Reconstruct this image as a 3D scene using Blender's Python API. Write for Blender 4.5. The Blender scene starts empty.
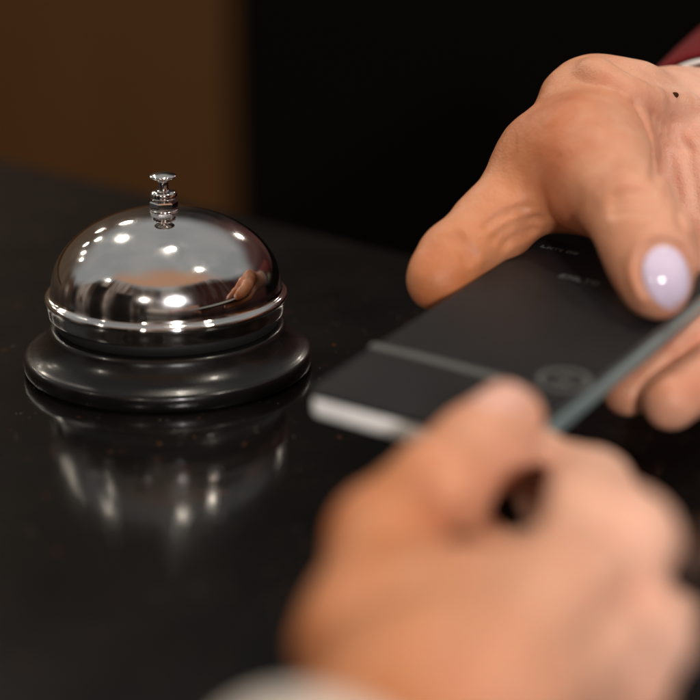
import bpy, bmesh, math, random
import numpy as np
from mathutils import Vector, Matrix

S = bpy.context.scene
COL = S.collection
rad = math.radians

# ------------------------------------------------------------------ camera
F = 1900.0                      # focal length in pixels of a 700 px wide picture
PITCH = rad(19.0)
H = 0.1880                      # camera height above the counter top
cam_d = bpy.data.cameras.new('camera')
cam = bpy.data.objects.new('camera', cam_d)
COL.objects.link(cam)
cam.location = (0, 0, H)
cam.rotation_euler = (rad(90) - PITCH, 0, 0)
cam_d.sensor_width = 36
cam_d.lens = 36 * F / 700
cam_d.clip_start = 0.01
cam_d.clip_end = 60
cam_d.dof.use_dof = True
cam_d.dof.focus_distance = 0.548
cam_d.dof.aperture_fstop = 4.9
S.camera = cam

# ------------------------------------------------------------------ world: the dim lobby round the desk
world = bpy.data.worlds.new('World')
S.world = world
world.use_nodes = True
wn = world.node_tree
for n in list(wn.nodes):
    wn.nodes.remove(n)


def wnode(t, **k):
    n = wn.nodes.new(t)
    for a, b in k.items():
        setattr(n, a, b)
    return n


def wlink(a, b):
    wn.links.new(a, b)


def wmath(op, a, b=None, c=None, clamp=False):
    n = wnode('ShaderNodeMath', operation=op, use_clamp=clamp)
    for i, v in enumerate((a, b, c)):
        if v is None:
            continue
        if isinstance(v, (int, float)):
            n.inputs[i].default_value = v
        else:
            wlink(v, n.inputs[i])
    return n.outputs[0]


def wmix(fac, a, b):
    n = wnode('ShaderNodeMix', data_type='RGBA')
    for s, v in ((n.inputs[0], fac), (n.inputs[6], a), (n.inputs[7], b)):
        if isinstance(v, tuple):
            s.default_value = v + (1,)
        elif isinstance(v, float):
            s.default_value = v
        else:
            wlink(v, s)
    return n.outputs[2]


def wramp(v, a, b):
    n = wnode('ShaderNodeMapRange', interpolation_type='SMOOTHSTEP')
    wlink(v, n.inputs[0])
    n.inputs[1].default_value = a
    n.inputs[2].default_value = b
    return n.outputs[0]


tc = wnode('ShaderNodeTexCoord')
sep = wnode('ShaderNodeSeparateXYZ')
wlink(tc.outputs['Generated'], sep.inputs[0])
X, Y, Z = sep.outputs
az = wmath('ARCTAN2', X, Y)
noise = wnode('ShaderNodeTexNoise')
noise.inputs['Scale'].default_value = 2.2
noise.inputs['Detail'].default_value = 2
wlink(tc.outputs['Generated'], noise.inputs['Vector'])
nz = noise.outputs[0]
# columns: furniture, doorways and people standing about behind the camera
colv = wnode('ShaderNodeCombineXYZ')
wlink(wmath('MULTIPLY', az, 1.9), colv.inputs[0])
wlink(wmath('MULTIPLY', Z, 0.4), colv.inputs[1])
cn = wnode('ShaderNodeTexNoise')
cn.inputs['Scale'].default_value = 2.0
cn.inputs['Detail'].default_value = 0.5
wlink(colv.outputs[0], cn.inputs['Vector'])
ceil_c = wmix(wramp(nz, 0.35, 0.65), (0.40, 0.41, 0.41), (0.50, 0.49, 0.47))
cn2 = wnode('ShaderNodeTexNoise')
cn2.inputs['Scale'].default_value = 5.0
cn2.inputs['Detail'].default_value = 1
wlink(colv.outputs[0], cn2.inputs['Vector'])
lit_c = wmix(wramp(cn2.outputs[0], 0.40, 0.60), (0.10, 0.055, 0.035), (0.42, 0.33, 0.27))
wall_c = wmix(wramp(cn.outputs[0], 0.30, 0.62), (0.020, 0.014, 0.011), lit_c)
for a0, w0, h0 in ((-1.95, 0.13, 0.50), (-2.45, 0.17, 0.46), (-2.85, 0.07, 0.36), (2.95, 0.10, 0.42)):
    da = wmath('ABSOLUTE', wmath('SUBTRACT', az, a0))
    fig = wmath('MULTIPLY', wramp(da, w0 + .03, w0 - .03), wramp(Z, h0 + .05, h0 - .02))
    wall_c = wmix(fig, wall_c, (0.012, 0.009, 0.008))
floor_c = (0.008, 0.006, 0.005)
back = wramp(Y, 0.15, -0.35)                    # 1 behind the camera
edge = wmath('ADD', 0.26, wmath('MULTIPLY', back, 0.40))
up = wramp(wmath('SUBTRACT', wmath('ADD', Z, wmath('MULTIPLY', wmath('SUBTRACT', nz, 0.5), 0.35)), edge), -0.05, 0.10)
c1 = wmix(up, wall_c, ceil_c)
front_dark = wmath('MULTIPLY', wramp(Y, 0.2, 0.6), wramp(Z, 0.66, 0.42))   # the dark far side of the room
c1 = wmix(wmath('MULTIPLY', front_dark, 0.96), c1, wmix(wramp(X, 0.1, -0.4), wmix(wramp(X, 0.05, 0.25), (0.010, 0.009, 0.009), (0.11, 0.045, 0.038)), (0.13, 0.085, 0.055)))
c2 = wmix(wramp(Z, 0.0, -0.06), c1, floor_c)
# warm wooden ceiling over the part of the lobby behind the camera
wsp = wmath('ADD', Y, wmath('MULTIPLY', wmath('SUBTRACT', nz, 0.5), 0.5))
pe = wmath('MULTIPLY', wramp(wsp, -0.12, -0.50), wramp(wmath('SUBTRACT', Z, edge), 0.02, 0.10))
c3 = wmix(wmath('MULTIPLY', pe, 0.95), c2, (0.72, 0.38, 0.22))
side = wmath('MULTIPLY', wramp(X, 0.25, 0.60), wramp(wmath('ADD', Z, wmath('MULTIPLY', Y, 0.35)), 0.62, 0.45))
c3 = wmix(wmath('MULTIPLY', side, 0.9), c3, (0.040, 0.014, 0.012))
bg = wnode('ShaderNodeBackground')
bg.inputs[1].default_value = 0.7
wlink(c3, bg.inputs[0])
wo = wnode('ShaderNodeOutputWorld')
wlink(bg.outputs[0], wo.inputs[0])


# ------------------------------------------------------------------ lamps: ceiling downlights and two unseen lamps added behind the camera
def lamp(loc, size, power, color=(1, 0.90, 0.76), aim=None, name='downlight'):
    d = bpy.data.lights.new(name, 'AREA')
    d.shape = 'DISK'
    d.size = size
    d.energy = power
    d.color = color
    o = bpy.data.objects.new(name, d)
    o.location = loc
    aim = Vector(aim or (0, 0.45, 0.0))
    o.rotation_euler = (aim - Vector(loc)).to_track_quat('-Z', 'Y').to_euler()
    COL.objects.link(o)
    return o


for (x, y, s, pw) in [(-1.39, 4.50, .24, 8), (-2.28, 3.59, .20, 7), (-1.20, 2.24, .18, 9),
                      (0.04, 1.08, .16, 15), (1.13, 0.08, .20, 15), (1.95, 5.20, .28, 9),
                      (-2.58, 5.68, .24, 5), (-3.20, 4.47, .22, 5), (-3.68, 2.87, .18, 4),
                      (-3.31, 3.40, .18, 4), (-2.62, -0.45, .14, 8)]:
    lamp((x, y, 2.34), s, pw)
lamp((0.50, -1.6, 0.85), 0.15, 32, (1, 0.95, 0.94), name='added_front_lamp')  # added to light the page end and the near hand from the front
lamp((-0.7, -1.5, 0.9), 0.14, 5, (1, 0.88, 0.78), name='added_front_lamp')  # weak fill added from the left

S.view_settings.view_transform = 'Standard'
S.view_settings.look = 'None'
S.view_settings.exposure = 0.0
S.view_settings.gamma = 1.0
S.render.engine = 'CYCLES'


# ------------------------------------------------------------------ helpers
def P(px, py, d):
    """point seen at (px, py) of the 700 px picture, d metres down the lens axis"""
    a, b = (px - 350) / F, (350 - py) / F
    return Vector((d * a, d * (math.cos(PITCH) + b * math.sin(PITCH)),
                   H + d * (-math.sin(PITCH) + b * math.cos(PITCH))))


def obj(name, me, mat=None, parent=None, smooth=True, local=False):
    if isinstance(me, bmesh.types.BMesh):
        bm = me
        me = bpy.data.meshes.new(name)
        bmesh.ops.recalc_face_normals(bm, faces=bm.faces)
        bm.to_mesh(me)
        bm.free()
    o = bpy.data.objects.new(name, me)
    COL.objects.link(o)
    if mat:
        me.materials.append(mat)
    if smooth:
        me.polygons.foreach_set('use_smooth', [True] * len(me.polygons))
    if parent:
        o.parent = parent
        if not local:           # the mesh is given in world coordinates
            o.matrix_parent_inverse = parent.matrix_basis.inverted()
    return o


def thing(name, label, cat, loc=(0, 0, 0), rot=(0, 0, 0), group=None):
    o = bpy.data.objects.new(name, None)
    o.empty_display_size = 0.01
    COL.objects.link(o)
    o.location = loc
    o.rotation_euler = rot
    o['label'] = label
    o['category'] = cat
    if group:
        o['group'] = group
    return o


def lathe(profile, n=128, close=False):
    bm = bmesh.new()
    rings = []
    for r, z in profile:
        if r < 1e-7:
            rings.append([bm.verts.new((0, 0, z))])
        else:
            rings.append([bm.verts.new((r * math.cos(2 * math.pi * i / n), r * math.sin(2 * math.pi * i / n), z))
                          for i in range(n)])
    pairs = list(zip(rings[:-1], rings[1:]))
    if close:
        pairs.append((rings[-1], rings[0]))
    for a, b in pairs:
        for i in range(n):
            j = (i + 1) % n
            if len(a) == 1 and len(b) == 1:
                continue
            if len(a) == 1:
                bm.faces.new((a[0], b[i], b[j]))
            elif len(b) == 1:
                bm.faces.new((a[i], a[j], b[0]))
            else:
                bm.faces.new((a[i], a[j], b[j], b[i]))
    return bm


def catmull(pts, sub=8):
    """smooth curve through the profile points"""
    out = []
    p = [Vector(q) for q in pts]
    for i in range(len(p) - 1):
        p0, p1, p2, p3 = p[max(i - 1, 0)], p[i], p[i + 1], p[min(i + 2, len(p) - 1)]
        for k in range(sub):
            t = k / sub
            q = 0.5 * ((2 * p1) + (p2 - p0) * t + (2 * p0 - 5 * p1 + 4 * p2 - p3) * t * t
                       + (-p0 + 3 * p1 - 3 * p2 + p3) * t ** 3)
            out.append((max(q.x, 0.0), q.y))
    out.append(tuple(p[-1]))
    return out


def rounded_slab(w, l, t, r, seg=8, bev=0.0005, z0=0.0, x0=0.0, y0=0.0):
    """rounded-corner slab from z0 to z0+t with a bevelled edge, corner of origin at x0,y0"""
    bm = bmesh.new()

    def ring(inset, z):
        vs = []
        rr = max(r - inset, 0.0002)
        for cx, cy, a0 in ((x0 + w - r, y0 + l - r, 0), (x0 + r, y0 + l - r, 90), (x0 + r, y0 + r, 180), (x0 + w - r, y0 + r, 270)):
            for i in range(seg + 1):
                a = rad(a0 + 90 * i / seg)
                vs.append(bm.verts.new((cx + rr * math.cos(a), cy + rr * math.sin(a), z)))
        return vs
    rs = []
    for k in range(4):
        a = rad(90 * k / 3)
        rs.append(ring(bev * (1 - math.sin(a)), z0 + bev * (1 - math.cos(a))))
    for k in range(4):
        a = rad(90 * k / 3)
        rs.append(ring(bev * (1 - math.cos(a)), z0 + t - bev * (1 - math.sin(a))))
    n = len(rs[0])
    for a, b in zip(rs[:-1], rs[1:]):
        for i in range(n):
            j = (i + 1) % n
            bm.faces.new((a[i], a[j], b[j], b[i]))
    bm.faces.new(list(reversed(rs[0])))
    bm.faces.new(rs[-1])
    return bm


# ------------------------------------------------------------------ materials
class Mat:
    def __init__(self, name, **k):
        self.m = bpy.data.materials.new(name)
        self.m.use_nodes = True
        self.nt = self.m.node_tree
        self.b = self.nt.nodes['Principled BSDF']
        for a, v in k.items():
            self.b.inputs[a.replace('_', ' ')].default_value = v

    def n(self, t, **k):
        n = self.nt.nodes.new(t)
        for a, v in k.items():
            if a in n.inputs:
                n.inputs[a].default_value = v
            else:
                setattr(n, a, v)
        return n

    def l(self, a, b):
        self.nt.links.new(a, b)

    def coord(self, scale=(1, 1, 1)):
        t = self.n('ShaderNodeTexCoord')
        m = self.n('ShaderNodeMapping')
        m.inputs['Scale'].default_value = scale
        self.l(t.outputs['Object'], m.inputs[0])
        return m.outputs[0]

    def noise(self, vec, scale, detail=4, rough=0.5):
        n = self.n('ShaderNodeTexNoise')
        n.inputs['Scale'].default_value = scale
        n.inputs['Detail'].default_value = detail
        n.inputs['Roughness'].default_value = rough
        self.l(vec, n.inputs['Vector'])
        return n.outputs[0]

    def range(self, v, a, b, c=0.0, d=1.0):
        n = self.n('ShaderNodeMapRange')
        self.l(v, n.inputs[0])
        for i, q in enumerate((a, b, c, d)):
            n.inputs[i + 1].default_value = q
        return n.outputs[0]

    def mix(self, fac, a, b):
        n = self.n('ShaderNodeMix', data_type='RGBA')
        for s, v in ((n.inputs[0], fac), (n.inputs[6], a), (n.inputs[7], b)):
            if isinstance(v, tuple):
                s.default_value = v + (1,)
            elif isinstance(v, float):
                s.default_value = v
            else:
                self.l(v, s)
        return n.outputs[2]

    def bump(self, h, strength, dist, prev=None):
        n = self.n('ShaderNodeBump')
        n.inputs['Strength'].default_value = strength
        n.inputs['Distance'].default_value = dist
        self.l(h, n.inputs['Height'])
        if prev:
            self.l(prev, n.inputs['Normal'])
        self.l(n.outputs[0], self.b.inputs['Normal'])
        return n.outputs[0]


def m_chrome():
    m = Mat('chrome', Metallic=1.0, Roughness=0.05)
    v = m.coord()
    sm = m.noise(v, 55, 5, 0.6)
    m.l(m.range(sm, 0.42, 0.75, 0.05, 0.22), m.b.inputs['Roughness'])
    m.l(m.mix(m.range(m.noise(v, 30, 3), 0.4, 0.7), (0.74, 0.73, 0.72), (0.66, 0.65, 0.64)), m.b.inputs['Base Color'])
    m.bump(m.noise(v, 90, 2), 0.08, 0.0004)
    return m.m


def m_base_black():
    m = Mat('satin_black_paint', Roughness=0.28)
    m.b.inputs['Specular IOR Level'].default_value = 0.28
    v = m.coord()
    m.b.inputs['Base Color'].default_value = (0.0045, 0.0042, 0.004, 1)
    m.l(m.range(m.noise(v, 60, 5, 0.7), 0.4, 0.75, 0.23, 0.33), m.b.inputs['Roughness'])
    m.b.inputs['Coat Weight'].default_value = 0.15
    m.b.inputs['Coat Roughness'].default_value = 0.1
    m.bump(m.noise(v, 1500, 2), 0.06, 0.0002)
    return m.m


def m_counter():
    m = Mat('polished_black_stone', Roughness=0.16, Specular_IOR_Level=0.38)
    v = m.coord()
    base = m.mix(m.range(m.noise(v, 28, 4), 0.35, 0.7), (0.0030, 0.0028, 0.0028), (0.0065, 0.0058, 0.0052))
    # rusty and grey mineral flecks
    wv = m.n('ShaderNodeVectorMath', operation='ADD')
    nn = m.n('ShaderNodeTexNoise')
    nn.inputs['Scale'].default_value = 300
    m.l(v, nn.inputs['Vector'])
    sc = m.n('ShaderNodeVectorMath', operation='SCALE')
    m.l(nn.outputs[1], sc.inputs[0])
    sc.inputs['Scale'].default_value = 0.003
    m.l(v, wv.inputs[0])
    m.l(sc.outputs[0], wv.inputs[1])
    for scale, thr, lo, colr, dens in ((170, 0.16, 0.05, (0.10, 0.034, 0.014), 0.51),
                                       (420, 0.20, 0.08, (0.09, 0.075, 0.06), 0.57),
                                       (75, 0.18, 0.0, (0.030, 0.011, 0.006), 0.46)):
        vo = m.n('ShaderNodeTexVoronoi')
        vo.inputs['Scale'].default_value = scale
        m.l(wv.outputs[0], vo.inputs['Vector'])
        spot = m.range(vo.outputs['Distance'], thr, lo)
        gate = m.range(m.noise(v, scale * 0.33, 2), dens, dens + 0.06)
        mm = m.n('ShaderNodeMath', operation='MULTIPLY')
        m.l(spot, mm.inputs[0])
        m.l(gate, mm.inputs[1])
        base = m.mix(mm.outputs[0], base, colr)
    m.l(base, m.b.inputs['Base Color'])
    m.l(m.range(m.noise(v, 18, 6, 0.7), 0.3, 0.75, 0.10, 0.16), m.b.inputs['Roughness'])
    m.bump(m.noise(v, 240, 3), 0.05, 0.0002)
    return m.m


def m_skin(name, c1, c2, seed=0.0, pale=None, fl=0.45):
    m = Mat(name, Roughness=0.46)
    v = m.coord()
    base = m.mix(m.range(m.noise(v, 26 + seed, 3), 0.35, 0.65), c1, c2)
    mott = m.mix(m.range(m.noise(v, 150, 4, 0.6), 0.45, 0.75, 0, 0.35), base, (c2[0] * 0.95, c2[1] * 0.68, c2[2] * 0.62))
    if pale:                    # paler to the right, putting light from that side into the skin colour
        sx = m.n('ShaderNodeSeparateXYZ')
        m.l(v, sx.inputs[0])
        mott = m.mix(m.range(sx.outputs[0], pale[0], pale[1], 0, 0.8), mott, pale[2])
    flush = m.mix(m.range(m.noise(v, 60 + seed, 3, 0.6), 0.48, 0.70, 0, fl), mott, (c1[0] * 0.98, c1[1] * 0.62, c1[2] * 0.75))
    m.l(flush, m.b.inputs['Base Color'])
    m.b.inputs['Subsurface Weight'].default_value = 0.35
    m.b.inputs['Subsurface Radius'].default_value = (1.0, 0.28, 0.12)
    m.b.inputs['Subsurface Scale'].default_value = 0.003
    m.b.inputs['Specular IOR Level'].default_value = 0.42
    m.l(m.range(m.noise(v, 200, 4), 0.3, 0.7, 0.36, 0.56), m.b.inputs['Roughness'])
    b = m.bump(m.noise(v, 220, 6, 0.65), 0.45, 0.0009)
    vo = m.n('ShaderNodeTexVoronoi')
    vo.inputs['Scale'].default_value = 1500
    m.l(v, vo.inputs['Vector'])
    m.bump(vo.outputs['Distance'], 0.30, 0.0003, b)
    return m.m


def m_simple(name, col, rough, bump=None, **k):
    m = Mat(name, Roughness=rough, **k)
    v = m.coord()
    c = m.mix(m.range(m.noise(v, 60, 4), 0.3, 0.7), tuple(x * 0.9 for x in col), tuple(min(x * 1.1, 1) for x in col))
    m.l(c, m.b.inputs['Base Color'])
    if bump:
        m.bump(m.noise(v, bump[0], 4), bump[1], bump[2])
    return m.m


def m_cloth(name, col, scale=2200, strength=0.5, sheen=0.3):
    m = Mat(name, Roughness=0.85)
    v = m.coord()
    c = m.mix(m.range(m.noise(v, 40, 4), 0.3, 0.7), tuple(x * 0.88 for x in col), tuple(min(x * 1.08, 1) for x in col))
    m.l(c, m.b.inputs['Base Color'])
    w = m.n('ShaderNodeTexWave', wave_type='BANDS')
    w.inputs['Scale'].default_value = scale / 6
    w.inputs['Distortion'].default_value = 1.0
    m.l(v, w.inputs['Vector'])
    b = m.bump(w.outputs[1], strength * 0.6, 0.0002)
    m.bump(m.noise(v, 55, 3), strength, 0.003, b)
    m.b.inputs['Sheen Weight'].default_value = sheen
    m.b.inputs['Specular IOR Level'].default_value = 0.25
    return m.m


M_CHROME = m_chrome()
M_BASE = m_base_black()
M_RUBBER = m_simple('black_rubber', (0.012, 0.012, 0.012), 0.6, (300, 0.2, 0.0003))
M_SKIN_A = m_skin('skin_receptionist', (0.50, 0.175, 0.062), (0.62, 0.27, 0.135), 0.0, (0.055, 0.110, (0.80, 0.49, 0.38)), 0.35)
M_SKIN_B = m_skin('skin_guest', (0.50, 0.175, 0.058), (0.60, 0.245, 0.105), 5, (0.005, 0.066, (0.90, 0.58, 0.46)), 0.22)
M_COVER = m_simple('charcoal_leatherette', (0.013, 0.013, 0.014), 0.48, (900, 0.25, 0.0003), **{'Specular_IOR_Level': 0.12})
M_PAPER = m_simple('white_page_block', (0.86, 0.86, 0.83), 0.55, (500, 0.2, 0.0003))
M_SPINE = m_simple('blue_grey_plastic_edge', (0.19, 0.25, 0.25), 0.35, (120, 0.15, 0.0003))
M_TRIM = m_simple('grey_edge_trim', (0.075, 0.085, 0.085), 0.40, (120, 0.15, 0.0003))
M_BAND = m_simple('grey_print', (0.085, 0.088, 0.085), 0.45)
M_NAIL = m_simple('lavender_nail_polish', (0.70, 0.60, 0.76), 0.10)
M_NAIL_B = m_simple('bare_nail', (0.72, 0.40, 0.31), 0.25)
M_MOLE = m_simple('mole', (0.05, 0.018, 0.010), 0.95, Specular_IOR_Level=0.05)
M_CUFF = m_cloth('white_shirt_cotton', (0.78, 0.76, 0.73))
M_CUFF_B = m_cloth('cream_knit', (0.70, 0.62, 0.55))
M_MAROON = m_cloth('maroon_wool', (0.13, 0.0035, 0.005), sheen=0.0)
M_CREAMSLEEVE = m_cloth('cream_sleeve_cotton', (0.66, 0.58, 0.50))

# ------------------------------------------------------------------ setting: counter, floor behind it, panels behind it
# the back edge of the counter runs at an angle across the view
A = Vector((-0.1505, 0.7994, 0))
dirv = Vector((0.110, -0.095, 0)).normalized()
nrm = Vector((-dirv.y, dirv.x, 0))          # away from the camera


def poly_slab(corners, z0, z1, bev=0.002):
    bm = bmesh.new()
    lo = [bm.verts.new((x, y, z0)) for x, y in corners]
    hi = [bm.verts.new((x, y, z1)) for x, y in corners]
    n = len(lo)
    for i in range(n):
        j = (i + 1) % n
        bm.faces.new((lo[i], lo[j], hi[j], hi[i]))
    bm.faces.new(list(reversed(lo)))
    bm.faces.new(hi)
    bmesh.ops.bevel(bm, geom=list(bm.edges), offset=bev, segments=3, affect='EDGES', profile=0.5)
    return bm


e0 = A - dirv * 1.2
e1 = A + dirv * 1.1
f0 = e0 - nrm * 1.1
f1 = e1 - nrm * 1.1
o = obj('counter_top', poly_slab([(f0.x, f0.y), (f1.x, f1.y), (e1.x, e1.y), (e0.x, e0.y)], -0.03, 0.0), m_counter(), smooth=False)
o['kind'] = 'structure'


def m_wood():
    m = Mat('brown_wood_panel', Roughness=0.6, Specular_IOR_Level=0.2)
    v = m.coord((6, 6, 0.8))
    c = m.mix(m.range(m.noise(v, 3, 6, 0.6), 0.3, 0.7), (0.086, 0.034, 0.006), (0.098, 0.040, 0.007))
    m.l(c, m.b.inputs['Base Color'])
    m.bump(m.noise(v, 30, 4), 0.2, 0.001)
    return m.m


def bx(x0, x1, y0, y1, z0, z1, bev=0.003):
    return poly_slab([(x0, y0), (x1, y0), (x1, y1), (x0, y1)], z0, z1, bev)


o = obj('wood_wall_panel', bx(-2.9, -0.139, 2.20, 2.24, -0.9, 0.05), m_wood(), smooth=False)
o['kind'] = 'structure'
o = obj('dark_wall_panel', bx(-0.135, 2.9, 2.21, 2.25, -0.9, 0.05),
        m_simple('near_black_panel', (0.0020, 0.0013, 0.0011), 0.9, (60, 0.2, 0.001), **{'Specular_IOR_Level': 0.1}), smooth=False)
o['kind'] = 'structure'
o = obj('floor', bx(-3, 3, -2.5, 3, -0.95, -0.9), m_simple('dark_floor', (0.012, 0.009, 0.008), 0.5, (30, 0.2, 0.001)), smooth=False)
o['kind'] = 'structure'

# ------------------------------------------------------------------ the call bell
bell_loc = (-0.0538, 0.5328, 0.0)
bell = thing('call_bell', 'silver domed call bell on a round black base standing on the dark counter', 'bell', bell_loc)
mm = 0.001
base_prof = [(38, 0.7), (41.2, 0.3), (42.3, 1.0), (42.6, 2.6), (42.4, 4.4), (41.7, 5.3), (40.2, 6.1), (38.2, 7.5), (36.5, 9.3),
             (35.3, 11.2), (34.6, 12.6), (33.6, 13.4), (31.0, 13.8)]
pr = catmull([(r * mm, z * mm) for r, z in base_prof], 6)
base = obj('base', lathe([(0, .0012)] + pr + [(0, .0142)]), M_BASE, bell, local=True)
obj('rubber_foot', lathe([(0, .0003), (.0375, .0003), (.0382, .0008), (.0382, .0013), (0, .0013)]), M_RUBBER, base, local=True)
obj('striker_post', lathe([(0, .0138), (.0325, .0138), (.0325, .0190), (.006, .0195), (.006, .040), (0, .040)]), M_RUBBER, bell, local=True)
# dome: outside profile down to the rolled rim, then the inside back up
dome = []
for k in range(49):
    a = rad(90 * k / 48)
    dome.append((0.0337 * math.sin(a), 0.0243 + 0.0232 * max(math.cos(a), 0) ** 0.97))
rim = catmull([(33.7, 24.3), (34.0, 23.6), (34.8, 23.2), (35.4, 22.7), (35.6, 22.0), (35.3, 21.3), (35.1, 20.2),
               (34.9, 18.6), (34.7, 17.6), (34.3, 17.3), (33.9, 17.7), (33.7, 19.0), (33.2, 22.0)], 6)
inner = [(0.0328 * math.cos(rad(90 * k / 24)), 0.0236 + 0.0225 * math.sin(rad(90 * k / 24))) for k in range(25)]
prof = dome + [(r * mm, z * mm) for r, z in rim[1:]] + inner[:-1] + [(0, inner[-1][1])]
prof[0] = (0, prof[0][1])
obj('dome', lathe(prof, 192), M_CHROME, bell, local=True)


def stud(parts):
    return lathe([(r * mm, z * mm) for r, z in parts], 64)


def hexnut(r, z0, z1):
    bm = bmesh.new()
    ring = []
    for z, q in ((z0, .93), (z0 + .0004, 1), (z1 - .0004, 1), (z1, .93)):
        ring.append([bm.verts.new((r * q * math.cos(rad(60 * i + 12)), r * q * math.sin(rad(60 * i + 12)), z)) for i in range(6)])
    for a, b in zip(ring[:-1], ring[1:]):
        for i in range(6):
            bm.faces.new((a[i], a[(i + 1) % 6], b[(i + 1) % 6], b[i]))
    bm.faces.new(ring[0][::-1])
    bm.faces.new(ring[-1])
    return bm


obj('washer', stud([(0, 47.2), (4.1, 47.2), (4.2, 47.3), (4.2, 47.6), (4.1, 47.7), (0, 47.7)]), M_CHROME, bell, local=True)
obj('nut', hexnut(.0041, .0477, .0501), M_CHROME, bell, smooth=False, local=True)
pl = catmull([(2.6, 50.1), (2.7, 50.3), (3.3, 50.6), (3.8, 51.2), (3.9, 51.9), (3.7, 52.6), (3.0, 53.1),
              (1.8, 53.3), (1.5, 53.7), (1.5, 55.6), (1.9, 56.2), (3.3, 56.8), (3.9, 57.3), (3.8, 57.7), (2.8, 58.1), (1.4, 58.4)], 5)
obj('plunger', stud([(0, 50.1)] + pl + [(0, 58.5)]), M_CHROME, bell, local=True)

# ------------------------------------------------------------------ the card folder, held level above the counter
# near left corner and heading, first laid out level, then tipped up 5 degrees at its far end about the lens
TIP = Matrix.Translation((0, 0, H)) @ Matrix.Rotation(rad(24) - PITCH, 4, 'X') @ Matrix.Translation((0, 0, -0.2317))
ang = math.atan2(-0.0335, 0.0465)
FM = TIP @ Matrix.Translation((-0.0107, 0.4070, 0.0325)) @ Matrix.Rotation(ang + rad(3.5), 4, 'Z')
cA = FM.to_translation()
W_, L_, T_ = 0.0553, 0.122, 0.0075
fold = thing('card_folder', 'slim black card folder with grey band and ring emblem, held between both hands', 'card folder', cA, FM.to_euler())


def fobj(name, bm, mat, parent=None, smooth=True):
    me = bpy.data.meshes.new(name)
    bmesh.ops.recalc_face_normals(bm, faces=bm.faces)
    bm.to_mesh(me)
    bm.free()
    o = bpy.data.objects.new(name, me)
    COL.objects.link(o)
    me.materials.append(mat)
    if smooth:
        me.polygons.foreach_set('use_smooth', [True] * len(me.polygons))
        me.set_sharp_from_angle(angle=rad(40))
    o.parent = parent or fold
    return o


top = fobj('cover', rounded_slab(W_, L_, .0014, .0035, z0=T_ - .0014, bev=.0005), M_COVER)
fobj('page_block', rounded_slab(W_ - .0040, L_ - .003, T_ - .0024, .0026, z0=.0010, x0=.0012, y0=-.0004, bev=.0016), M_PAPER)
fobj('back_cover', rounded_slab(W_ - .0006, L_ - .0016, .0011, .0030, z0=0, x0=.0003, y0=.0008, bev=.0004), M_COVER)
fobj('spine', rounded_slab(.0030, L_ - .004, .0045, .0009, z0=.0006, x0=W_ - .0026, y0=.002, bev=.0008), M_SPINE)
fobj('edge_trim', rounded_slab(.0032, L_ - .003, .0022, .0009, z0=.00515, x0=W_ - .0030, y0=.0015, bev=.0008), M_TRIM)
# printed band across the cover, a ring emblem and two short lines of lettering near the far end


def flat_strip(pts, w, z, t=.00012):
    bm = bmesh.new()
    lo = []
    for i, p in enumerate(pts):
        a = Vector(pts[max(i - 1, 0)])
        b = Vector(pts[min(i + 1, len(pts) - 1)])
        tdir = (b - a).normalized()
        nn = Vector((-tdir.y, tdir.x)) * w / 2
        p = Vector(p)
        lo.append([bm.verts.new((*(p + nn), z)), bm.verts.new((*(p - nn), z)),
                   bm.verts.new((*(p - nn), z + t)), bm.verts.new((*(p + nn), z + t))])
    for a, b in zip(lo[:-1], lo[1:]):
        for i in range(4):
            j = (i + 1) % 4
            bm.faces.new((a[i], a[j], b[j], b[i]))
    bm.faces.new(lo[0])
    bm.faces.new(lo[-1][::-1])
    return bm


def on_cover(px, py):
    """local folder coordinates of the cover point seen at (px, py)"""
    inv = FM.inverted()
    c = inv @ Vector((0, 0, H))
    q = inv @ P(px, py, 1.0) - c
    w = c + q * ((T_ - c.z) / q.z)
    return (w.x, w.y)


b0, b1 = on_cover(371, 345), on_cover(500, 378)
fobj('band', flat_strip([(b0[0], b0[1]), ((b0[0] * 2 + b1[0]) / 3, (b0[1] * 2 + b1[1]) / 3 + .0004),
                         ((b0[0] + 2 * b1[0]) / 3, (b0[1] + 2 * b1[1]) / 3 + .0003), (b1[0], b1[1])], .0030, T_), M_BAND, top)
ec = on_cover(564, 380)


def ring_bm(c, r0, r1, z, t, n=48, a0=0, a1=360):
    pts = [(c[0] + (r0 + r1) / 2 * math.cos(rad(a0 + (a1 - a0) * i / n)), c[1] + (r0 + r1) / 2 * math.sin(rad(a0 + (a1 - a0) * i / n)))
           for i in range(n + 1)]
    return flat_strip(pts, r1 - r0, z, t)


em = fobj('emblem', ring_bm(ec, .0052, .0065, T_, .00018), M_BAND, top)
fobj('emblem_glint', ring_bm(ec, .0012, .0024, T_, .00016, 20, 200, 340), M_BAND, em)  # glints inside the ring, put into the print as grey arcs
fobj('emblem_glint', ring_bm((ec[0], ec[1] + .0003), .0012, .0022, T_, .00017, 20, 20, 150), M_BAND, em)


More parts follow.
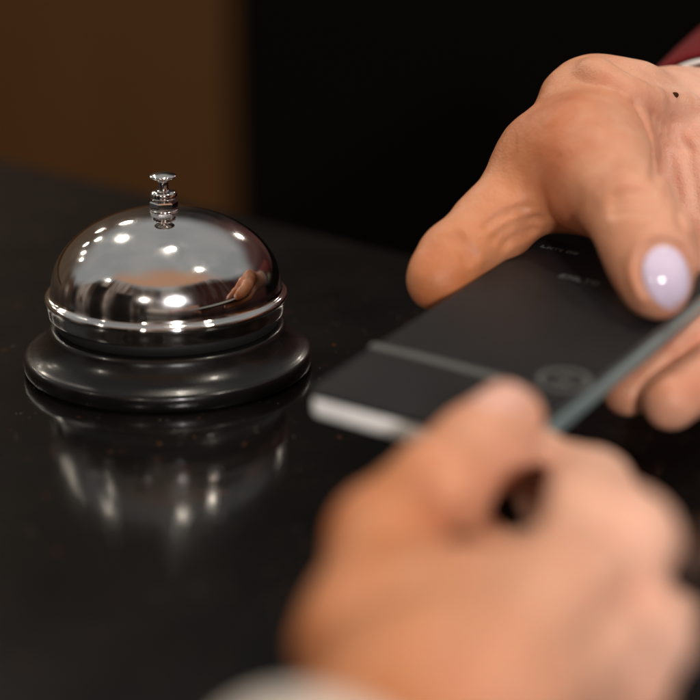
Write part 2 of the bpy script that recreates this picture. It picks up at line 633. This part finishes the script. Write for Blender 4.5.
def lettering(px, py, heights, cw, h):
    """a short line of small raised capitals, too small to read in the photograph"""
    x, y = on_cover(px, py)
    bm = bmesh.new()
    for i, ch in enumerate(heights):
        x0 = x + i * cw
        bars = {'I': [(0, 0, .35, 1)], 'L': [(0, 0, .28, 1), (.28, 0, .8, .22)], 'H': [(0, 0, .25, 1), (.25, .4, .6, .6), (.6, 0, .85, 1)],
                'O': [(0, 0, .24, 1), (.6, 0, .84, 1), (.24, 0, .6, .2), (.24, .8, .6, 1)],
                'T': [(.3, 0, .55, .8), (0, .8, .85, 1)], 'E': [(0, 0, .25, 1), (.25, 0, .8, .2), (.25, .4, .7, .6), (.25, .8, .8, 1)]}[ch]
        for (a, b, c, d) in bars:
            vs = [bm.verts.new((x0 + u * cw, y + v * h, z)) for z in (T_, T_ + .00014) for (u, v) in ((a, b), (c, b), (c, d), (a, d))]
            for q in ((0, 3, 2, 1), (4, 5, 6, 7), (0, 1, 5, 4), (1, 2, 6, 5), (2, 3, 7, 6), (3, 0, 4, 7)):
                bm.faces.new([vs[k] for k in q])
    return bm


fobj('lettering', lettering(558, 277, 'EHLTO', .0024, .0026), M_BAND, top, smooth=False)
fobj('lettering', lettering(540, 247, 'LHTIOE', .0020, .0016), M_BAND, top, smooth=False)


# ------------------------------------------------------------------ hands: blended round cones turned into one continuous mesh
def catmull_px(pts, sub=4):
    p = [Vector(q) for q in pts]
    out = []
    for i in range(len(p) - 1):
        p0, p1, p2, p3 = p[max(i - 1, 0)], p[i], p[i + 1], p[min(i + 2, len(p) - 1)]
        for j in range(sub):
            t = j / sub
            out.append(0.5 * ((2 * p1) + (p2 - p0) * t + (2 * p0 - 5 * p1 + 4 * p2 - p3) * t * t + (-p0 + 3 * p1 - 3 * p2 + p3) * t ** 3))
    out.append(p[-1])
    return out


class Field:
    def __init__(self, lo, hi, h):
        self.lo = np.array(lo, float)
        self.h = h
        self.n = np.ceil((np.array(hi) - self.lo) / h).astype(int) + 1
        self.f = np.full(tuple(self.n), 0.02, np.float32)
        self.ax = [self.lo[i] + h * np.arange(self.n[i]) for i in range(3)]

    def add(self, a, b, ra, rb, k, mode='union'):
        a, b = np.array(a), np.array(b)
        R = max(ra, rb) + k + 0.006
        lo = np.minimum(a, b) - R
        hi = np.maximum(a, b) + R
        i0 = np.clip(((lo - self.lo) / self.h).astype(int), 0, self.n - 1)
        i1 = np.clip(((hi - self.lo) / self.h).astype(int) + 2, 1, self.n)
        if (i1 <= i0).any():
            return
        X, Y, Z = np.meshgrid(*[self.ax[i][i0[i]:i1[i]].astype(np.float32) for i in range(3)], indexing='ij')
        ba = (b - a).astype(np.float32)
        L = float(ba @ ba) + 1e-12
        t = np.clip(((X - a[0]) * ba[0] + (Y - a[1]) * ba[1] + (Z - a[2]) * ba[2]) / L, 0, 1)
        d = np.sqrt((X - a[0] - t * ba[0]) ** 2 + (Y - a[1] - t * ba[1]) ** 2 + (Z - a[2] - t * ba[2]) ** 2) - (ra + (rb - ra) * t)
        sl = tuple(slice(i0[i], i1[i]) for i in range(3))
        F0 = self.f[sl]
        if mode == 'union':
            hh = np.maximum(k - np.abs(F0 - d), 0) / k
            self.f[sl] = np.minimum(F0, d) - hh * hh * k * 0.25
        else:
            d = -d
            hh = np.maximum(k - np.abs(F0 - d), 0) / k
            self.f[sl] = np.maximum(F0, d) + hh * hh * k * 0.25

    def merge(self, other, k):
        hh = np.maximum(k - np.abs(self.f - other.f), 0) / k
        self.f = np.minimum(self.f, other.f) - hh * hh * k * 0.25

    def rough(self, cell, amp, seed):
        """small real unevenness of the surface"""
        rng = np.random.default_rng(seed)
        m = [int(n * self.h / cell) + 3 for n in self.n]
        g = rng.uniform(-1, 1, m)
        for ax in range(3):
            q = np.arange(self.n[ax]) * self.h / cell
            i = q.astype(int)
            t = q - i
            t = t * t * (3 - 2 * t)
            sh = [1, 1, 1]
            sh[ax] = -1
            t = t.reshape(sh)
            g = np.take(g, i, axis=ax) * (1 - t) + np.take(g, i + 1, axis=ax) * t
        self.f += (g * amp).astype(np.float32)

    def hit(self, px, py, d0=0.30):
        """the surface point seen at (px, py)"""
        d = d0
        for _ in range(600):
            p = P(px, py, d)
            if all(self.lo[i] < p[i] < self.lo[i] + (self.n[i] - 2) * self.h for i in range(3)):
                v = self.value(p)
                if v < 5e-5:
                    return p
                d += max(min(v * 0.7, 0.002), 5e-5)
            else:
                d += 0.002
        return None

    def crease(self, pts, depth, r=1.3, k=2.0, d0=0.30):
        """a skin fold (depth in mm; negative raises a ridge) following the surface"""
        cam_p = Vector((0, 0, H))
        hp = []
        for q in catmull_px(pts):
            p = self.hit(q[0], q[1], d0)
            if p is not None:
                n = (cam_p - p).normalized()
                hp.append(p + n * ((r - depth) * mm) if depth > 0 else p - n * ((r + depth) * mm))
        for i, (a, b) in enumerate(zip(hp[:-1], hp[1:])):
            if (a - b).length < 0.02:
                self.add(a, b, r * mm, r * mm, k * mm, 'cut' if depth > 0 else 'union')

    def value(self, p):
        q = (np.array(p) - self.lo) / self.h
        i = np.clip(q.astype(int), 0, self.n - 2)
        t = q - i
        c = self.f[i[0]:i[0] + 2, i[1]:i[1] + 2, i[2]:i[2] + 2].astype(float)
        c = c[0] * (1 - t[0]) + c[1] * t[0]
        c = c[0] * (1 - t[1]) + c[1] * t[1]
        return c[0] * (1 - t[2]) + c[1] * t[2]

    def mesh(self, name):
        """surface nets"""
        f = self.f
        ins = f < 0
        c = [ins[a:ins.shape[0] - 1 + a, b:ins.shape[1] - 1 + b, d:ins.shape[2] - 1 + d] for a in (0, 1) for b in (0, 1) for d in (0, 1)]
        s = sum(x.astype(np.int8) for x in c)
        act = (s > 0) & (s < 8)
        idx = np.argwhere(act)
        vid = np.full(act.shape, -1, np.int64)
        vid[act] = np.arange(len(idx))
        acc = np.zeros((len(idx), 3))
        cnt = np.zeros(len(idx))
        corners = [(a, b, d) for a in (0, 1) for b in (0, 1) for d in (0, 1)]
        for i, ca in enumerate(corners):
            for cb in corners[i + 1:]:
                if sum(abs(u - v) for u, v in zip(ca, cb)) != 1:
                    continue
                fa = f[idx[:, 0] + ca[0], idx[:, 1] + ca[1], idx[:, 2] + ca[2]]
                fb = f[idx[:, 0] + cb[0], idx[:, 1] + cb[1], idx[:, 2] + cb[2]]
                m = (fa < 0) != (fb < 0)
                t = np.where(m, fa / np.where(m, fa - fb, 1), 0)
                pa = np.array(ca)[None, :] + t[:, None] * (np.array(cb) - np.array(ca))[None, :]
                acc += pa * m[:, None]
                cnt += m
        v = self.lo + (idx + acc / cnt[:, None]) * self.h
        quads = []
        for ax in range(3):
            a = np.moveaxis(ins, ax, 0)
            ch = a[:-1] != a[1:]
            w = np.argwhere(ch)
            w = w[(w[:, 1] > 0) & (w[:, 2] > 0) & (w[:, 1] < a.shape[1] - 1) & (w[:, 2] < a.shape[2] - 1)]
            flip = a[w[:, 0], w[:, 1], w[:, 2]]
            vm = np.moveaxis(vid, ax, 0)
            q = np.stack([vm[w[:, 0], w[:, 1] - 1, w[:, 2] - 1], vm[w[:, 0], w[:, 1], w[:, 2] - 1],
                          vm[w[:, 0], w[:, 1], w[:, 2]], vm[w[:, 0], w[:, 1] - 1, w[:, 2]]], 1)
            if ax == 1:
                flip = ~flip
            q = np.where(flip[:, None], q, q[:, ::-1])
            quads.append(q)
        q = np.concatenate(quads)
        me = bpy.data.meshes.new(name)
        me.vertices.add(len(v))
        me.vertices.foreach_set('co', v.astype(np.float32).ravel())
        me.loops.add(len(q) * 4)
        me.loops.foreach_set('vertex_index', q.astype(np.int32).ravel())
        me.polygons.add(len(q))
        me.polygons.foreach_set('loop_start', (np.arange(len(q)) * 4).astype(np.int32))
        me.update(calc_edges=True)
        me.validate()
        return me


def nail(fld, centre, along, up, length, width, name, mat, parent, thick=0.0005, lift=0.0001):
    """a thin nail plate laid on the finger's surface round centre"""
    along = along.normalized()
    side = along.cross(up).normalized()
    up = side.cross(along).normalized()
    n, mrow = 14, 12
    bm = bmesh.new()
    grid = []
    for i in range(n + 1):
        row = []
        s = -1 + 2 * i / n
        for j in range(mrow + 1):
            t = -1 + 2 * j / mrow
            # square to squircle mapping gives an almond outline
            sx = s * math.sqrt(max(0, 1 - t * t / 2))
            tx = t * math.sqrt(max(0, 1 - s * s / 2))
            p = centre + along * (sx * length / 2) + side * (tx * width / 2) + up * 0.012
            for _ in range(60):
                v = fld.value(p)
                if v < 1e-5:
                    break
                p = p - up * max(min(v, 0.001), 1e-5)
            e = max(abs(s), abs(t))
            row.append(p + up * (lift + thick * (1 - 0.8 * e ** 6)))
        grid.append([bm.verts.new(p) for p in row])
    for i in range(n):
        for j in range(mrow):
            bm.faces.new((grid[i][j], grid[i + 1][j], grid[i + 1][j + 1], grid[i][j + 1]))
    bmesh.ops.smooth_vert(bm, verts=[v for v in bm.verts if not v.is_boundary], factor=0.5, use_axis_x=True, use_axis_y=True, use_axis_z=True)
    bmesh.ops.recalc_face_normals(bm, faces=bm.faces)
    g = bmesh.ops.extrude_face_region(bm, geom=list(bm.faces))
    for v in [x for x in g['geom'] if isinstance(x, bmesh.types.BMVert)]:
        v.co -= up * 0.0009
    return obj(name, bm, mat, parent)


def build_hand(chains, lo, hi, h=0.0008):
    """chains: list of (blend, [(px, py, depth, radius_mm), ...])"""
    fld = Field(lo, hi, h)
    for k, pts in chains:
        if k < 0:                 # a groove
            for a, b in zip(pts[:-1], pts[1:]):
                fld.add(P(*a[:3]), P(*b[:3]), a[3] * mm, b[3] * mm, -k * mm, 'cut')
            continue
        for a, b in zip(pts[:-1], pts[1:]):
            fld.add(P(*a[:3]), P(*b[:3]), a[3] * mm, b[3] * mm, k * mm)
    return fld


# ---- receptionist's hand, beyond the folder on the right
recept = thing('person', 'person in maroon jacket and white cuff, thumb with lavender nail pressed on the black folder', 'person', P(720, 110, .62))
chains = [
    (10, [(702, 150, .587, 24), (770, 112, .66, 24), (900, 40, .78, 27)]),         # wrist and forearm
    (12, [(660, 135, .575, 20), (720, 175, .575, 22)]),                              # heel of the hand
    (12, [(690, 180, .565, 20), (740, 230, .555, 18)]),
    (4, [(590, 97, .560, 10.0), (628, 128, .572, 14)]),                              # knuckle at the top
    (12, [(584, 110, .555, 12.5), (548, 165, .545, 13.5)]),
    (6, [(545, 168, .545, 14.5), (491, 228, .535, 10.1), (455, 258, .528, 9.2), (438, 279, .524, 9.0)]),  # index finger
    (6, [(690, 200, .560, 13), (600, 300, .538, 8.4), (510, 362, .503, 7.6)]),      # middle finger below the folder
    (5, [(725, 215, .560, 12), (715, 318, .522, 8.0), (628, 391, .495, 6.9)]),      # ring
    (3, [(765, 240, .550, 11), (765, 335, .510, 7.6), (671, 402, .483, 7.3)]),      # little finger
]
thumb = [
    (9, [(625, 110, .560, 15), (585, 165, .535, 17.5), (604, 185, .525, 14)]),
    (7, [(604, 180, .520, 13.5), (632, 212, .504, 10.6), (650, 250, .494, 10.8), (655, 283, .4875, 9.3)]),
]
lo, hi = (0.0, 0.42, 0.0), (0.25, 0.80, 0.16)
fh = build_hand(chains, lo, hi)
ft = build_hand(thumb, lo, hi)
fh.merge(ft, 0.0075)
fh.rough(.009, .00035, 1)
fh.rough(.0035, .00012, 2)
for c, dep, r in [([(497, 238), (515, 226), (537, 222)], .7, 1.6), ([(488, 225), (505, 214), (528, 208)], .4, 1.4),
                  ([(505, 246), (520, 236), (535, 232)], .7, 1.3),                       # folds in the web
                  ([(612, 196), (630, 190), (650, 192)], .35, 1.0), ([(611, 204), (630, 199), (652, 202)], .4, 1.0),
                  ([(611, 212), (632, 208), (655, 212)], .3, 1.0),                       # thumb joint
                  ([(612, 84), (632, 96), (647, 122), (655, 150), (656, 178)], .35, 1.2),  # fold round the ball of the thumb
                  ([(655, 120), (668, 150), (676, 190), (684, 225)], .15, 1.2), ([(668, 110), (684, 140), (692, 175), (698, 210)], .12, 1.2),
                  ([(642, 100), (668, 128), (690, 150)], .3, 1.1),
                  ([(452, 236), (460, 247), (470, 262)], .2, 1.2), ([(457, 232), (466, 243), (477, 256)], .15, 1.1)]:
    fh.crease(c, dep, r, 1.6, .42)
fh.crease([(592, 70), (612, 86), (640, 98), (690, 108)], -.5, 2.5, 5, .42)              # tendon at the wrist
f_plain = fh.f.copy()
fold_px = [(643, 298), (634, 272), (640, 247), (658, 236), (682, 243), (697, 268)]
fh.crease(fold_px, -.35, 1.3, 1.5, .42)                                                # skin fold round the nail
fh.crease([(646, 294), (638, 272), (643, 251), (659, 241), (680, 247), (693, 268)], .4, .7, .8, .42)
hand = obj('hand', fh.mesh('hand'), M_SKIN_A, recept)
fh.f = f_plain
up = (Vector((0, 0, H)) - P(665, 272, .48)).normalized()
n_al = (P(676, 305, .480) - P(655, 240, .486))
nail(fh, P(667, 275, .480), n_al, (up + Vector((0.25, 0, 0.1))).normalized(), .0150, .0125, 'fingernail', M_NAIL, hand, .0004, 0.0)


def blob(fld, centre, up, r, name, mat, parent):
    p = Vector(centre) + up * 0.002
    for _ in range(200):
        v = fld.value(p)
        if v < 1e-5:
            break
        p = p - up * max(min(v, 0.001), 1e-5)
    bm = bmesh.new()
    bmesh.ops.create_uvsphere(bm, u_segments=16, v_segments=10, radius=r)
    q = up.to_track_quat('Z', 'Y').to_matrix().to_4x4()
    bmesh.ops.scale(bm, vec=(1.1, .85, .5), verts=bm.verts)
    bmesh.ops.transform(bm, matrix=Matrix.Translation(p) @ q, verts=bm.verts)
    return obj(name, bm, mat, parent)


viewdir = (Vector((0, 0, H)) - P(675, 95, .58)).normalized()
blob(fh, fh.hit(675, 95, .42), viewdir, .0010, 'mole', M_MOLE, hand)


def sleeve(name, a, b, ra, rb, mat, parent, t=.0012, wob=0.0, seed=1, flat=1.0, n=64, m=24, over=0.0):
    """an open cloth tube from a to b with a turned edge and soft folds"""
    rnd = random.Random(seed)
    ax = (b - a)
    L = ax.length
    q = ax.to_track_quat('Z', 'Y')
    ph = [rnd.random() * 6.28 for _ in range(6)]
    bm = bmesh.new()

    def ring(s, off):
        vs = []
        for i in range(n):
            th = 2 * math.pi * i / n
            r = ra + (rb - ra) * s + off
            r += wob * (math.sin(3 * th + ph[0] + 5 * s) * .5 + math.sin(5 * th + ph[1] - 9 * s) * .3 + math.sin(2 * th + 14 * s + ph[2]) * .4)
            v = Vector((r * math.cos(th), r * math.sin(th) * flat, s * L))
            vs.append(bm.verts.new(a + q @ v))
        return vs
    rings = [ring(min(.5, k / m + 0) if False else 1 - k / m, 0) for k in range(m + 1)]
    rings.append(ring(-0.006, -t * .3))
    rings.append(ring(-0.006, -t * .8))
    rings += [ring(k / m, -t) for k in range(m + 1)]
    for r0, r1 in zip(rings[:-1], rings[1:]):
        for i in range(n):
            j = (i + 1) % n
            bm.faces.new((r0[i], r0[j], r1[j], r1[i]))
    return obj(name, bm, mat, parent)


sleeve('shirt_cuff', P(712, 144, .602), P(765, 112, .66), .0270, .029, M_CUFF, recept, wob=.0006)
sleeve('jacket_sleeve', P(717, 140, .609), P(960, -70, .86), .0300, .046, M_MAROON, recept, t=.002, wob=.0012)

# ---- guest's hand, close to the camera
guest = thing('person', 'person with bare hand and cream cuff close to the camera, thumb on the black folder', 'person', P(420, 760, .33))
chains = [
    (12, [(230, 1000, .250, 21), (345, 860, .283, 19.5), (425, 745, .312, 19.5)]),   # forearm, wrist
    (12, [(430, 725, .318, 18), (540, 580, .358, 12)]),                              # back of the hand
    (12, [(450, 725, .320, 17), (575, 600, .352, 13)]),
    (12, [(470, 735, .322, 16), (590, 655, .345, 12)]),
    (6, [(545, 572, .358, 11.5), (580, 526, .368, 10.6)]),                           # knuckles
    (5, [(575, 600, .355, 11.5), (620, 545, .360, 10.6)]),
    (4, [(590, 645, .350, 11.5), (639, 632, .350, 9.7)]),
    (4, [(560, 720, .335, 12), (612, 694, .343, 9.4)]),
    (6, [(475, 525, .394, 9), (510, 500, .406, 9), (550, 485, .430, 8)]),                               # floor of the hollow
    (10, [(425, 615, .345, 12), (485, 590, .360, 9.0)]),                             # web of the thumb
    (4, [(580, 526, .368, 10.5), (588, 496, .416, 9.4), (482, 434, .460, 7.4)]),     # index, closing below the folder
    (4, [(620, 545, .360, 10.4), (630, 536, .408, 8.8), (545, 500, .435, 7.6)]),
    (3.5, [(640, 628, .350, 9.7), (652, 604, .388, 8.5), (565, 566, .403, 7.4)]),
    (3.5, [(612, 694, .343, 9.3), (632, 664, .370, 8.0), (558, 628, .380, 6.8)]),
]
thumb = [
    (11, [(420, 740, .318, 15), (372, 645, .343, 11.8), (385, 540, .370, 10.3)]),
    (5, [(385, 536, .371, 10.3), (443, 480, .396, 9.3), (474, 452, .406, 9.2), (504, 423, .4125, 8.9)]),
]
lo, hi = (-0.03, 0.17, 0.0), (0.10, 0.47, 0.10)
gh = build_hand(chains, lo, hi)
gt = build_hand(thumb, lo, hi)
gh.add(P(498, 505, .352), P(522, 492, .43), .0090, .0070, .004, 'cut')
gh.add(P(687, 577, .335), P(684, 577, .41), .0030, .0030, .004, 'cut')        # dip between the knuckles       # hollow between thumb and forefinger
gh.merge(gt, 0.005)
gh.rough(.010, .0005, 4)
gh.rough(.004, .00015, 5)
for c, dep, r in [([(432, 452), (446, 462), (456, 480)], .5, 1.3), ([(424, 462), (437, 472), (447, 490)], .5, 1.3),
                  ([(598, 590), (622, 588), (650, 590)], 1.6, 2.6), ([(590, 668), (612, 662), (640, 664)], 1.6, 2.4)]:
    gh.crease(c, dep, r, 3, .25)
for c in ([(575, 540), (520, 610), (465, 690)], [(606, 568), (550, 630), (490, 700)], [(622, 640), (570, 680), (520, 720)]):
    gh.crease(c, -.9, 2.6, 6, .25)                                              # tendons
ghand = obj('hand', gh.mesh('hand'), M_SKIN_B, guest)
nu = (P(380, 330, .36) - P(497, 418, .41)).normalized()
nail(gh, P(503, 424, .412), P(504, 423, .4125) - P(470, 450, .408), (nu + Vector((0, 0, 0.6))).normalized(), .0135, .0115, 'fingernail', M_NAIL_B, ghand)
sleeve('shirt_cuff', P(335, 852, .285), P(190, 1050, .245), .0262, .0290, M_CUFF_B, guest, wob=.0006, flat=1)
sleeve('shirt_sleeve', P(205, 1025, .250), Vector((-0.16, -0.06, 0.045)), .0272, .038, M_CREAMSLEEVE, guest, wob=.0014, flat=.95)
